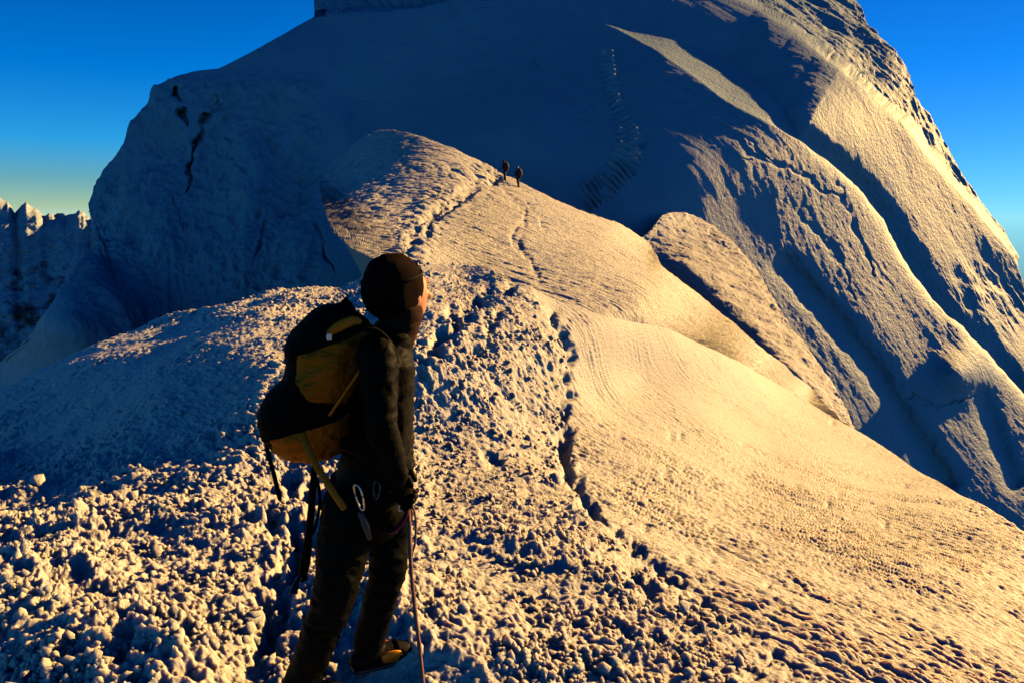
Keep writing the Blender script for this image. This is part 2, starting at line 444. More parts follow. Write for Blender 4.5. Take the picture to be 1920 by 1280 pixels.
R1 = [(0,682,83.35),(100,620,61.48),(100,800,57.56),(190,460,81.84),(172,390,87.95),(240,280,96.12),(290,185,103.14),(360,137,107.92),(410,131,108.86),(470,100,112.52),(590,32,123.47),(700,17,124.79),
 (860,0,128.33),(860,-100,142.15),(300,300,95.81),(300,450,82.69),(300,600,70.41),(400,250,99.77),(400,400,87.46),(400,550,74.54),(500,200,104.83),(500,400,87.49),(500,520,77.31),(600,250,100.71),
 (600,400,87.48),(600,480,78.81),(640,240,102.77),(700,200,106.21),(700,100,114.68),(600,100,114),(500,150,108.47),(800,200,105.39),(850,270,93.98),(900,330,87.55),(900,200,102.82),(900,100,116.99),
 (1000,350,84.71),(1000,250,93.77),(1000,150,109.7),(1000,50,125.01),(1000,-100,142.95),(1100,350,83.65),(1100,250,93.74),(1100,150,108.57),(1100,60,124.74),(1200,400,79.98),(1200,300,87.54),(1200,200,100.14),
 (1200,100,117.06),(1300,500,76.66),(1300,300,88.15),(1300,200,100.31),(1400,300,90.91),(1400,400,85.65),(1300,400,81.64),(1300,600,71.15),(1500,400,89.94),(1500,300,95.38),(1500,600,77.58),(1500,800,63.45),
 (1640,400,97.61),(1640,600,82.06),(1750,600,86.93),(1750,800,71.33),(1900,760,79.78),(1920,1000,59.66),(1700,900,62.82),(1300,150,107.39),(1250,120,112.6),(-200,900,47.52),(2200,1150,51.51),(1000,-400,197.41),
 (1000,-300,178.7),(1000,-200,160.09),(1000,-100,147.56),(1100,-400,204.48),(1100,-300,183.58),(1100,-200,163.61),(1100,-100,147.63),(1100,0,133.84),(1200,-400,211.2),(1200,-300,188.71),(1200,-200,167.92),(1200,-100,150.78),
 (1200,0,135.3),(1300,-400,218.72),(1300,-300,194.35),(1300,-200,172.39),(1300,-100,154.75),(1300,0,136.06),(1300,100,116.61),(1400,-400,226.72),(1400,-300,200.29),(1400,-200,177.46),(1400,-100,158.17),(1400,0,137.58),
 (1400,100,116.76),(1500,-300,207.03),(1500,-200,182.67),(1500,-100,161.75),(1500,0,138.7),(1500,100,117.27),(1500,200,102.93),(1600,-300,214.23),(1600,-200,188.35),(1600,-100,164.91),(1600,0,139.34),(1600,100,118.23),
 (1600,200,106.29),(1600,300,100.59),(1700,-200,194.05),(1700,-100,167.83),(1700,0,139.78),(1700,100,120.23),(1700,200,111.21),(1700,300,106.39),(1700,400,100.46),(1800,-200,200.19),(1800,-100,169.61),(1800,0,140.53),
 (1800,100,124.11),(1800,200,117.75),(1800,300,112.57),(1800,400,105.05),(1800,500,96.84),(1900,-100,170.94),(1900,0,142.26),(1900,100,130.34),(1900,200,125.51),(1900,300,118.47),(1900,400,109.72),(1900,500,101.15),
 (1900,600,92.9),(2000,0,146.47),(2000,100,139.47),(2000,200,133.33),(2000,300,124.3),(2000,400,114.88),(2000,500,105.95),(2000,600,97.17),(2000,700,88.1),(2100,100,149.89),(2100,200,140.84),(2100,300,130.5),
 (2100,400,120.68),(2100,500,111.06),(2100,600,101.13),(2100,700,90.96),(2100,800,81),(2100,900,71.6),(2200,300,137.81),(2200,400,126.96),(2200,500,115.89),(2200,600,104.57),(2200,700,93.56),(2200,800,83.23),
 (2200,900,73.47),(2200,1000,64.26)]
R4 = [(590,30,205),(860,0,222),(700,-300,250),(1000,-100,230),(1100,-420,260)]

def side_dist(u, v, line):
    d, s, al, L = polydist(u, v, line)
    return d * s                                   # + above / right of a line travelling right-down

def build_mountain():
    u, v = sheet_uv(D_pairs, 1500, 760, 1.0)
    y1, y4 = Field(R1, smooth=1e-5)(u, v), Field(R4, smooth=1e-5)(u, v)
    # wobble the rib lines so that they are not ruled
    wob = 3.0 * perlin(np.stack([u / 40, v / 40, 0 * u], -1), 71) + 1.5 * perlin(np.stack([u / 13, v / 13, 0 * u], -1), 72)
    wob *= sstep(1400, 1600, u)
    d1, g1, al1, L1 = polydist(u, v, rib1)
    d2, g2, al2, L2 = polydist(u, v, rib2)
    s1, s2 = d1 * g1 + wob, d2 * g2 + wob
    s4 = side_dist(u, v, wall)
    w1, w2, w4 = sstep(0, 5, s1), sstep(0, 5, s2), sstep(0, 4, s4)
    y1 = y1 - 0.04 * (650 - v)
    gap = np.interp(u, [1440, 1520, 1620, 1700, 1900], [0.0, 1.6, 3.4, 4.2, 5.5])
    # gully behind the first rib, then the flank that rises to the second
    q = np.clip(s1 / np.maximum(s1 - s2, 1), 0, 1.1)
    gully = -1.5 * sstep(0, 0.30, q) + 1.7 * sstep(0.30, 1.0, q)
    gully *= sstep(1380, 1520, u)
    # the lit shelf just behind the upper crest
    uu = u - 0.5 * np.maximum(s1, 0)
    shelf_w = np.interp(uu, [1120, 1180, 1260, 1330, 1400, 1450, 1495], [0, 14, 40, 70, 62, 40, 0])
    sp = np.maximum(s1, 0)
    shelf = 0.095 * np.minimum(sp, shelf_w) * np.exp(-np.maximum(sp - shelf_w, 0) / 120)
    bulge = 5.0 * sstep(-90, 60, (u - 1850) * .7 + (v - 560) * -.4) * spot(u, v, 1860, 570, 110, 110)
    y2 = y1 + gap + gully + shelf + bulge
    y3 = y1 + gap + 8 + 0.12 * np.maximum(s2, 0)
    # rounded, sunlit lips of both crests
    y1 = y1 + 0.8 * np.exp(-np.maximum(-s1, 0) / 7) * sstep(1480, 1560, u)
    y2 = y2 + 0.6 * np.exp(-np.maximum(-s2, 0) / 6)
    def pick(a, b, c, d):
        o = a * (1 - w1) + b * w1
        o = o * (1 - w2) + c * w2
        return o * (1 - w4) + d * w4
    y1, y2, y3 = (y * 1.5 for y in (y1, y2, y3))
    y4 = y4 * 1.5
    Y = pick(y1, y2, y3, y4)
    ks = [k[..., None] for k in (w1, w2, w4)]
    n1, n2, n3, n4 = (normals(unproj(u, v, y)) for y in (y1, y2, y3, y4))
    n = n1 * (1 - ks[0]) + n2 * ks[0]
    n = n * (1 - ks[1]) + n3 * ks[1]
    n = n * (1 - ks[2]) + n4 * ks[2]
    n /= np.linalg.norm(n, axis=-1, keepdims=True)
    # caves, crevasses and cracks of the ice cliff (m, into the ice)
    cut = 0
    uw, vw, am = warp(u, v, 160)
    near_v = lambda pts: (abs(v - np.mean([q[1] for q in pts])) < 400)
    for pts, w, dep in [([(336,186),(342,204)], 7, 4.0), ([(350,232),(354,248)], 7, 3.5), 
                        ([(412,206),(396,228),(382,260),(370,300),(364,345),(364,372)], 8, 3.0),
                        ([(332,388),(340,410),(350,438)], 4, 1.0), 
                        ([(600,430),(606,470),(622,502)], 6, 1.2), ([(190,460),(200,520),(204,530)], 4, .9),
                        ([(510,330),(500,400),(480,450)], 9, .6), ([(590,330),(560,400),(500,440),(495,500)], 12, .9),
                        ([(20,680),(45,655),(58,638)], 4, 1.2), ([(440,180),(430,240),(440,300),(470,340)], 16, .9),
                        ([(990,95),(1035,150),(1080,200),(1100,230)], 7, .5),
                        ([(878,60),(850,60),(800,62),(765,70)], 6, .25), ([(700,110),(770,105),(800,140),(840,162)], 5, .3), ([(840,0),(850,20),(825,50)], 6, .25),
                        ([(860,62),(930,72),(1010,74),(1100,58)], 6, .22), ([(880,96),(960,106),(1060,96),(1135,112)], 6, .2), ([(900,128),(1000,116),(1075,150),(1118,215),(1128,260)], 7, .3),
                        ([(1190,130),(1260,150),(1350,190),(1430,240)], 6, .25), ([(1210,165),(1290,190),(1380,245),(1450,300)], 8, .3), ([(1340,225),(1420,290),(1500,330),(1580,375)], 8, .35), ([(1250,180),(1330,260),(1410,300)], 6, .25),
                        ([(700,95),(760,80),(840,78)], 6, .2), ([(610,180),(680,190),(760,200)], 6, .2), ([(1560,330),(1600,420),(1640,520)], 9, .35), ([(1500,400),(1560,460),(1600,560)], 9, .35),
                        ([(1700,740),(1760,760),(1830,745)], 6, .6)]:
        cut = cut + dep * trench(uw, vw, pts, w, True, am)
    for pts, w, dep in [([(1480,500),(1560,590),(1640,690),(1700,790),(1770,900)], 20, 2.2), ([(1840,740),(1870,820),(1900,900)], 16, 1.2)]:
        cut = cut + dep * trench(u + .4 * (uw - u), v + .4 * (vw - v), pts, w, False)
    Y = Y + cut
    # swells
    Y = Y - 2.2 * spot(u, v, 1000, 190, 70, 120) - 3.0 * spot(u, v, 640, 240, 28, 42) - 1.5 * spot(u, v, 345, 215, 40, 40)
    Y = Y - 3.5 * spot(u, v, 470, 330, 40, 90) - 3 * spot(u, v, 300, 420, 60, 130) + 2.0 * spot(u, v, 540, 380, 40, 80)
    Y = Y - 4 * spot(u, v, 1800, 700, 45, 40)
    p = unproj(u, v, Y)
    reg3 = np.maximum(w2, w4)
    serac = sstep(640, 560, u) * sstep(120, 190, v) * (0.25 + 0.75 * sstep(120, 240, u))
    rough = sstep(1380, 1650, u + 0.35 * v) * (1 - reg3)
    bright = spot(u, v, 1850, 560, 90, 90)
    q = p.copy()
    # wind lines running down the flanks: stretched along the fall line to the lower right
    ax = np.array([0.62, -0.25, -0.74])
    along = (p @ ax)[..., None] * ax
    flow = (p - along) + along * 0.22
    disp = 0.13 * fbm(flow * 0.15, 5, 0.5, 81) * (1 - 0.3 * rough)
    disp += 0.45 * perlin(p * 0.04, 82) * (1 - 0.5 * rough)
    disp += serac * (2.3 * fbm(p * np.array([.07, .07, .028]), 4, .5, 89, True) + 0.6 * fbm(p * 0.16, 5, 0.5, 83) + 0.8 * fbm(p * np.array([.5, .5, .14]), 3, .5, 84, True))
    disp += rough * (0.06 * fbm(flow * 0.4, 4, 0.6, 85, True) + 0.035 * fbm(p * .7, 3, .6, 86))
    fl2 = ((p - along) + along * 0.35) * np.array([1, .35, 1])
    disp += (reg3 + 0.8 * bright * (1 - reg3)) * (2.0 * fbm(fl2 * 0.11, 5, 0.5, 87, True) + 0.12 * fbm(p * .8, 3, .5, 88))
    # ladder of old tracks down the bowl
    d, s, al, L = polydist(u, v, [(1135,70),(1140,120),(1150,180),(1170,230),(1185,270),(1170,310),(1130,350),(1095,375)])
    wid = 15 + 17 * sstep(120, 230, al)
    m = sstep(1.0, .55, d / wid) * sstep(0, 60, al)
    ph = al / 1.55 + 0.035 * (u - 1140) + 1.6 * perlin(np.stack([u / 30, v / 30, 0 * u], -1), 91)
    disp += m * 0.62 * np.sin(ph) * (0.6 + perlin(np.stack([u / 22, v / 22, 0 * u], -1), 92))
    p = p + n * disp[..., None]
    sk = back_skirt(p[0], 18, 90, 0.2, 1.2)
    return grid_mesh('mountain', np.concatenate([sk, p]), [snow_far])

# ------------------------------------------------------------------ E: far range
def rock_snow():
    m, nt, b = mat('far_rock_and_snow')
    L = nt.links.new
    g = node(nt, 'ShaderNodeNewGeometry')
    sx = node(nt, 'ShaderNodeSeparateXYZ'); L(g.outputs['Normal'], sx.inputs[0])
    tc = node(nt, 'ShaderNodeTexCoord')
    ns = node(nt, 'ShaderNodeTexNoise', Scale=0.0035, Detail=8.0, Roughness=0.65); L(tc.outputs['Object'], ns.inputs['Vector'])
    sp = node(nt, 'ShaderNodeSeparateXYZ'); L(tc.outputs['Object'], sp.inputs[0])
    mz = node(nt, 'ShaderNodeMapRange'); L(sp.outputs['Z'], mz.inputs['Value'])
    mz.inputs['From Min'].default_value = -1300; mz.inputs['From Max'].default_value = -100
    mz.inputs['To Min'].default_value = -0.25; mz.inputs['To Max'].default_value = 0.12
    a1 = node(nt, 'ShaderNodeMath', operation='ADD'); L(ns.outputs['Fac'], a1.inputs[0]); L(mz.outputs[0], a1.inputs[1])
    r = node(nt, 'ShaderNodeValToRGB'); L(a1.outputs[0], r.inputs[0])
    e = r.color_ramp.elements
    e[0].position, e[0].color = 0.36, (0.035, 0.035, 0.04, 1)
    e[1].position, e[1].color = 0.47, (0.32, 0.40, 0.48, 1)
    L(r.outputs[0], b.inputs['Base Color'])
    b.inputs['Roughness'].default_value = 0.85
    return m

def build_far_range():
    top = [(-400,420),(-200,395),(-90,400),(-40,382),(0,370),(14,378),(28,400),(40,384),(50,380),(62,390),(82,402),(96,402),(120,402),(140,401),(150,394),(158,400),(172,412),(190,405),(215,398),(240,410),(300,400),(420,410)]
    pairs = [(a, b, a * .8 + 20, 760) for a, b in top]
    u, v = sheet_uv(pairs, 520, 380)
    jag = 5 * perlin(np.stack([u / 15, 0 * u, 0 * u], -1), 108) + 3 * perlin(np.stack([u / 5.5, 0 * u, 0 * u], -1), 109)
    v = v + jag * np.linspace(1, 0, 380)[:, None] ** 3
    t = np.linspace(0, 1, 380)[:, None]
    Y = 7000 - 1500 * t ** 0.9 + 0 * u
    p = unproj(u, v, Y)
    rn = fbm(np.stack([p[..., 0] / 650 + p[..., 2] / 900, p[..., 1] / 2600, p[..., 2] / 520 - p[..., 0] / 1500], -1), 6, 0.5, 101, True)
    Y = Y - 130 * rn * sstep(-0.01, 0.06, t) - 60 * fbm(np.stack([p[..., 0] / 160, p[..., 2] / 130, 0 * u], -1), 4, .55, 110, True)
    # each summit: a ridge line that bends the face so its right side turns to the sun
    for cu, cv, w in [(0,370,16),(50,380,16),(96,404,9),(150,394,12),(-90,400,30)]:
        du = u - cu - 0.25 * (v - cv)
        Y = Y + 110 * sstep(16, 2, v - cv) * sstep(0, w, du) * sstep(w * 4, w * 1.4, du)
    p = unproj(u, v, Y)
    sk = back_skirt(p[0], 8, 3000, 0.5, 0.9)
    return grid_mesh('far_mountains', np.concatenate([sk, p]), [rock_snow()])

near = build_near_ridge()
hump, hump_p, hump_u, hump_v = build_hump()
spur = build_spur()
mountain = build_mountain()
far = build_far_range()

# a valley floor far below closes the ground out to the horizon
m_val = snow_mat('valley', 0.002, 0.3, (0.05, 0.06, 0.07), (0.22, 0.25, 0.3), 30)
gx = np.linspace(-38000, 38000, 120); gy = np.linspace(-38000, 38000, 120)
GX, GY = np.meshgrid(gx, gy)
GZ = -3600 + 220 * fbm(np.stack([GX / 5000, GY / 5000, 0 * GX], -1), 4, .5, 111)
grid_mesh('valley_floor', np.stack([GX, GY, GZ], -1), [m_val])

# ------------------------------------------------------------------ people and gear
def plain(name, col, rough=0.8, metal=0.0, spec=0.3, bump=None, sheen=0.0, var=0.25):
    m, nt, b = mat(name)
    L = nt.links.new
    tc = node(nt, 'ShaderNodeTexCoord')
    ns = node(nt, 'ShaderNodeTexNoise', Scale=22.0, Detail=5.0)
    L(tc.outputs['Object'], ns.inputs['Vector'])
    mx = node(nt, 'ShaderNodeMix', data_type='RGBA')
    mx.inputs[6].default_value = (*[c * (1 - var) for c in col], 1)
    mx.inputs[7].default_value = (*[min(1, c * (1 + var)) for c in col], 1)
    L(ns.outputs['Fac'], mx.inputs[0]); L(mx.outputs[2], b.inputs['Base Color'])
    b.inputs['Roughness'].default_value = rough
    b.inputs['Metallic'].default_value = metal
    b.inputs['Specular IOR Level'].default_value = spec
    if sheen: b.inputs['Sheen Weight'].default_value = sheen
    if bump:
        n2 = node(nt, 'ShaderNodeTexNoise', Scale=bump[0], Detail=4.0)
        L(tc.outputs['Object'], n2.inputs['Vector'])
        bp = node(nt, 'ShaderNodeBump', Strength=bump[1], Distance=0.01)
        L(n2.outputs['Fac'], bp.inputs['Height']); L(bp.outputs['Normal'], b.inputs['Normal'])
    return m

M_skin = plain('skin', (0.62, 0.27, 0.17), 0.55, spec=0.35, var=0.1)
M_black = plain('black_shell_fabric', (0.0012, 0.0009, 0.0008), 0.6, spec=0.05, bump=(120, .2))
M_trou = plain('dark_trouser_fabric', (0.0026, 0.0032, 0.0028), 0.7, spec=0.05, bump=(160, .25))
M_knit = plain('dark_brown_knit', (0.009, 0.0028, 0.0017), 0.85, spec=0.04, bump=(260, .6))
M_gaiter = plain('brown_neck_fabric', (0.03, 0.010, 0.005), 0.85, spec=0.1, bump=(200, .4))
M_gold = plain('ochre_pack_fabric', (0.28, 0.105, 0.008), 0.62, 0.9, spec=0.25, bump=(60, .35))
M_packblack = plain('black_pack_fabric', (0.0026, 0.0022, 0.002), 0.75, spec=0.05, bump=(60, .35))
M_web = plain('ochre_webbing', (0.42, 0.17, 0.015), 0.6, 0.9, bump=(400, .4))
M_webblack = plain('black_webbing', (0.0035, 0.003, 0.003), 0.75, spec=0.05)
M_metal = plain('bare_metal', (0.62, 0.62, 0.63), 0.3, 1.0, var=0.1)
M_darkmetal = plain('dark_metal', (0.06, 0.06, 0.065), 0.45, 0.8, var=0.1)
M_boot = plain('black_boot', (0.005, 0.004, 0.004), 0.6, spec=0.1)
M_bootor = plain('orange_boot_panel', (0.60, 0.22, 0.02), 0.55, 0.9)
M_maroon = plain('maroon_sling', (0.30, 0.03, 0.07), 0.6, 0.8)
M_rope = plain('pinkish_brown_rope', (0.36, 0.17, 0.13), 0.75, bump=(500, .8))
M_hair = plain('eye_dark', (0.02, 0.012, 0.01), 0.2, spec=0.5)
M_plastic = plain('black_plastic', (0.012, 0.012, 0.013), 0.35, spec=0.4)
M_lens = plain('lamp_lens', (0.5, 0.5, 0.52), 0.1, spec=0.5)

def ring_pts(c, t, ra, rb, ref, n=18, sq=2.0):
    t = t.normalized()
    a = (ref - t * ref.dot(t))
    if a.length < 1e-4: a = t.orthogonal()
    a.normalize()
    b = t.cross(a)
    out = []
    for k in range(n):
        th = 2 * math.pi * k / n
        cx, sx_ = math.cos(th), math.sin(th)
        cx = math.copysign(abs(cx) ** (2 / sq), cx); sx_ = math.copysign(abs(sx_) ** (2 / sq), sx_)
        out.append(c + a * (ra * cx) + b * (rb * sx_))
    return out

def add_tube(bm, pts, rad, ref=Vector((0, 0, 1)), n=18, sq=2.0, round_ends=True, mi=0, sub=1):
    """tube along pts; rad = list of r or (ra, rb); ra along ref"""
    pts = [Vector(p) for p in pts]
    rad = [(r, r) if not isinstance(r, (tuple, list)) else tuple(r) for r in rad]
    if sub > 1 and len(pts) > 2:                   # Catmull-Rom
        np_, nr_ = [], []
        for i in range(len(pts) - 1):
            p0, p1, p2, p3 = pts[max(i - 1, 0)], pts[i], pts[i + 1], pts[min(i + 2, len(pts) - 1)]
            for k in range(sub):
                t = k / sub
                np_.append(0.5 * ((2 * p1) + (p2 - p0) * t + (2 * p0 - 5 * p1 + 4 * p2 - p3) * t * t + (3 * p1 - p0 - 3 * p2 + p3) * t ** 3))
                nr_.append(tuple(rad[i][q] * (1 - t) + rad[i + 1][q] * t for q in (0, 1)))
        pts, rad = np_ + [pts[-1]], nr_ + [rad[-1]]
    rings = []
    T = [(pts[min(i + 1, len(pts) - 1)] - pts[max(i - 1, 0)]).normalized() for i in range(len(pts))]
    seq = [(p, t, r) for p, t, r in zip(pts, T, rad)]
    if round_ends:
        def cap(p, t, r, s):
            m = min(r)
            return [(p + t * (s * m * math.sin(a)), t, (r[0] * math.cos(a), r[1] * math.cos(a))) for a in (0.5, 0.95, 1.3)]
        seq = cap(pts[0], T[0], rad[0], -1)[::-1] + seq + cap(pts[-1], T[-1], rad[-1], 1)
    for p, t, r in seq:
        rings.append([bm.verts.new(q) for q in ring_pts(p, t, r[0], r[1], ref, n, sq)])
    fs = []
    for a, b in zip(rings[:-1], rings[1:]):
        for k in range(n):
            fs.append(bm.faces.new((a[k], a[(k + 1) % n], b[(k + 1) % n], b[k])))
    fs.append(bm.faces.new(rings[0][::-1])); fs.append(bm.faces.new(rings[-1]))
    for f in fs:
        f.smooth = True; f.material_index = mi
    return rings

def add_ball(bm, c, rx, ry, rz, axes=None, seg=20, mi=0):
    m = Matrix.Diagonal((rx, ry, rz, 1))
    if axes: m = Matrix((axes[0], axes[1], axes[2])).transposed().to_4x4() @ m
    r = bmesh.ops.create_uvsphere(bm, u_segments=seg, v_segments=seg // 2 + 2, radius=1, matrix=Matrix.Translation(c) @ m)
    for v in r['verts']:
        for f in v.link_faces: f.smooth = True; f.material_index = mi

def add_box(bm, c, ax, sx_, sy_, sz_, bev=0.15, mi=0):
    m = Matrix((ax[0], ax[1], ax[2])).transposed().to_4x4() @ Matrix.Diagonal((sx_, sy_, sz_, 1))
    r = bmesh.ops.create_cube(bm, size=1, matrix=Matrix.Translation(c) @ m)
    es = list({e for v in r['verts'] for e in v.link_edges})
    q = bmesh.ops.bevel(bm, geom=es, offset=bev * min(sx_, sy_, sz_), segments=2, affect='EDGES')
    for f in q['faces']: f.material_index = mi; f.smooth = True

def finish(name, bm, mats, parent=None, voxel=None, smooth=0, wrinkle=None, kind=None):
    """link a bmesh as one object; with voxel, its pieces are fused into one continuous skin first"""
    me = bpy.data.meshes.new(name)
    bmesh.ops.recalc_face_normals(bm, faces=bm.faces)
    bm.to_mesh(me); bm.free()
    ob = bpy.data.objects.new(name, me)
    COL.objects.link(ob)
    if voxel:
        r = ob.modifiers.new('r', 'REMESH'); r.mode = 'VOXEL'; r.voxel_size = voxel; r.use_smooth_shade = True
        if smooth:
            sm = ob.modifiers.new('s', 'SMOOTH'); sm.iterations = smooth; sm.factor = 0.5
        dg = bpy.context.evaluated_depsgraph_get()
        nm = bpy.data.meshes.new_from_object(ob.evaluated_get(dg))
        ob.modifiers.clear()
        ob.data = nm
        bpy.data.meshes.remove(me)
        nm.name = name
        me = nm
    if wrinkle:
        n = len(me.vertices)
        co = np.empty(n * 3, np.float32); me.vertices.foreach_get('co', co)
        no = np.empty(n * 3, np.float32); me.vertices.foreach_get('normal', no)
        co = co.reshape(-1, 3); no = no.reshape(-1, 3)
        co = co + no * wrinkle(co)[:, None]
        me.vertices.foreach_set('co', co.reshape(-1).astype(np.float32))
        me.update()
    for m in mats: me.materials.append(m)
    if parent:
        ob.parent = parent
        ob.matrix_parent_inverse = Matrix.Translation(-parent.location)
    return ob

def thing(name, label, cat, loc, group=None):
    o = bpy.data.objects.new(name, None)
    COL.objects.link(o)
    o.location = loc
    o.empty_display_size = 0.2
    o['label'] = label; o['category'] = cat
    if group: o['group'] = group
    return o

def tag(o, label, cat, group=None):
    o['label'] = label; o['category'] = cat
    if group: o['group'] = group

PSI = math.radians(24)
F = Vector((math.cos(PSI), math.sin(PSI), 0)); R = Vector((math.sin(PSI), -math.cos(PSI), 0)); UP = Vector((0, 0, 1))
HPSI = math.radians(50)
HF = Vector((math.cos(HPSI), math.sin(HPSI), 0.10)).normalized(); HR = Vector((math.sin(HPSI), -math.cos(HPSI), 0)); HU = HR.cross(HF)
if HU.z < 0: HU = -HU

base = P(655, 1310, 3.08)
man = thing('person', 'climber in black clothing and beanie wearing an ochre backpack, standing on lumpy snow looking up', 'person', base)

# joints
J = dict(pelvis=P(690, 925, 3.05), waist=P(706, 850, 3.05), chest=P(716, 730, 3.06), upper=P(724, 662, 3.06), neck=P(742, 622, 3.06), neck2=P(748, 590, 3.06),
         rsh=P(706, 668, 2.87), rel=P(716, 800, 2.81), rwr=P(744, 893, 2.86), rha=P(756, 925, 2.90),
         lsh=P(736, 660, 3.25), lel=P(750, 790, 3.29), lwr=P(756, 880, 3.18), lha=P(762, 918, 3.09),
         rhip=P(655, 945, 2.95), rkn=P(630, 1105, 2.92), ran=P(568, 1275, 2.97),
         lhip=P(728, 945, 3.15), lkn=P(728, 1068, 3.10), lan=P(690, 1206, 3.16))

def hand(bm, wrist, palm_c, grip, side):
    """glove or hand: palm and five bent fingers closing round the line 'grip' (unit vector)"""
    d = (palm_c - wrist).normalized()
    across = d.cross(grip).normalized() * side
    add_tube(bm, [wrist, wrist.lerp(palm_c, .5), palm_c], [(.030, .026), (.040, .020), (.044, .019)], grip, 14)
    for k, ln in enumerate((0.030, 0.034, 0.032, 0.025)):
        r = palm_c + grip * (0.032 - 0.021 * k) + d * 0.004
        a = r + d * ln
        b = a + (across * 0.8 + d * 0.35).normalized() * ln * .85
        c = b + (across * 0.7 - d * 0.8).normalized() * ln * .7
        add_tube(bm, [r, a, b, c], [.0115, .0110, .0100, .0085], grip, 10)
    t0 = wrist.lerp(palm_c, .45) + grip * .034
    add_tube(bm, [t0, t0 + d * .028 + grip * .020 + across * .008, t0 + d * .052 + grip * .012 + across * .026], [.0135, .012, .0095], grip, 10)

# body (mostly covered)
bm = bmesh.new()
add_tube(bm, [J['pelvis'], J['waist'], J['chest'], J['upper'], J['neck']], [(.13, .10), (.12, .09), (.14, .095), (.13, .07), (.05, .05)], R, 24, sub=3)
add_tube(bm, [J['neck'] - UP * .03, J['neck2']], [.062, .058], R, 18)
hc = P(761, 549, 3.08)
add_ball(bm, hc, .100, .078, .118, (HF, HR, HU), 28)
add_ball(bm, hc + HF * .022 - HU * .060, .070, .058, .062, (HF, HR, HU), 22)      # jaw
add_tube(bm, [hc + HF * .094 + HU * .022, hc + HF * .112 - HU * .010, hc + HF * .124 - HU * .030], [.010, .013, .016], HR, 10)   # nose
add_tube(bm, [hc + HF * .084 + HU * .034 - HR * .045, hc + HF * .100 + HU * .036, hc + HF * .084 + HU * .034 + HR * .045], [.012, .014, .012], HU, 10)   # brow
for s in (-1, 1):
    add_ball(bm, hc + HR * (.077 * s) - HU * .008 - HF * .008, .020, .010, .032, (HF, HR, HU), 12)     # ears
    add_ball(bm, hc + HF * .080 + HR * (.042 * s) - HU * .022, .022, .022, .020, (HF, HR, HU), 12)   # cheek bones
add_tube(bm, [hc + HF * .088 - HU * .066 - HR * .022, hc + HF * .096 - HU * .064, hc + HF * .088 - HU * .066 + HR * .022], [.007, .009, .007], HU, 10)  # lips
for s, hip, kn, an in ((1, 'rhip', 'rkn', 'ran'), (-1, 'lhip', 'lkn', 'lan')):
    add_tube(bm, [J[hip], J[hip].lerp(J[kn], .5), J[kn], J[kn].lerp(J[an], .4), J[an]], [.085, .078, .058, .060, .042], F, 18, sub=2)
    add_tube(bm, [J[an] - F * .03 - UP * .05, J[an] + F * .15 - UP * .075], [.04, .032], UP, 14)
for sh, el, wr, ha, sd_ in (('rsh', 'rel', 'rwr', 'rha', 1), ('lsh', 'lel', 'lwr', 'lha', -1)):
    add_tube(bm, [J[sh], J[sh].lerp(J[el], .5), J[el], J[el].lerp(J[wr], .5), J[wr]], [.046, .043, .038, .036, .028], F, 16, sub=2)
    hand(bm, J[wr], J[ha], UP.lerp(F, .3).normalized(), sd_)
body = finish('body', bm, [M_skin], man, voxel=0.0065, smooth=3)
for s in (-1, 1):
    bm = bmesh.new(); add_ball(bm, hc + HF * .088 + HR * (.032 * s) + HU * .008, .012, .012, .011, (HF, HR, HU), 12)
    finish('eye', bm, [M_hair], man)

# gloves over the hands
for wr, ha, sd_ in (('rwr', 'rha', 1), ('lwr', 'lha', -1)):
    bm = bmesh.new(); hand(bm, J[wr], J[ha], UP.lerp(F, .3).normalized(), sd_)
    finish('glove', bm, [M_black], man, voxel=0.005, smooth=2, wrinkle=lambda c: 0.0035 + 0.001 * perlin(c * 60, 3))

# jacket
def wr_jacket(c):
    q = np.stack([c[:, 0] * 9 + c[:, 2] * 7, c[:, 1] * 9, c[:, 2] * 16 - c[:, 0] * 8], -1)
    return 0.012 * fbm(q * .8, 4, .5, 201, True) - .005 + 0.003 * perlin(c * 12, 202)
bm = bmesh.new()
hem = P(694, 948, 3.05)
add_tube(bm, [hem, J['pelvis'], J['waist'], P(712, 790, 3.06), J['chest'], J['upper'], P(734, 635, 3.06)],
         [(.195, .158), (.192, .152), (.185, .132), (.19, .130), (.20, .130), (.20, .110), (.115, .090)], R, 30, sub=3)
for sh, el, wr in (('rsh', 'rel', 'rwr'), ('lsh', 'lel', 'lwr')):
    add_tube(bm, [J[sh] + UP * .01, J[sh].lerp(J[el], .5), J[el], J[el].lerp(J[wr], .6), J[wr]], [.078, .070, .064, .056, .046], F, 18, sub=3)
add_tube(bm, [P(735, 645, 3.06), P(744, 618, 3.06), P(748, 606, 3.06)], [.088, .080, .074], R, 22)     # collar
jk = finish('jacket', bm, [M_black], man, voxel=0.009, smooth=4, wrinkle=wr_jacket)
bm = bmesh.new()
add_tube(bm, [P(742, 632, 3.06), P(750, 608, 3.06), P(755, 586, 3.06)], [(.076, .080), (.077, .082), (.080, .088)], HR, 24)
finish('neck_gaiter', bm, [M_gaiter], man, voxel=0.007, smooth=2, wrinkle=lambda c: 0.005 * fbm(c * np.array([10, 10, 45]), 3, .5, 205, True))

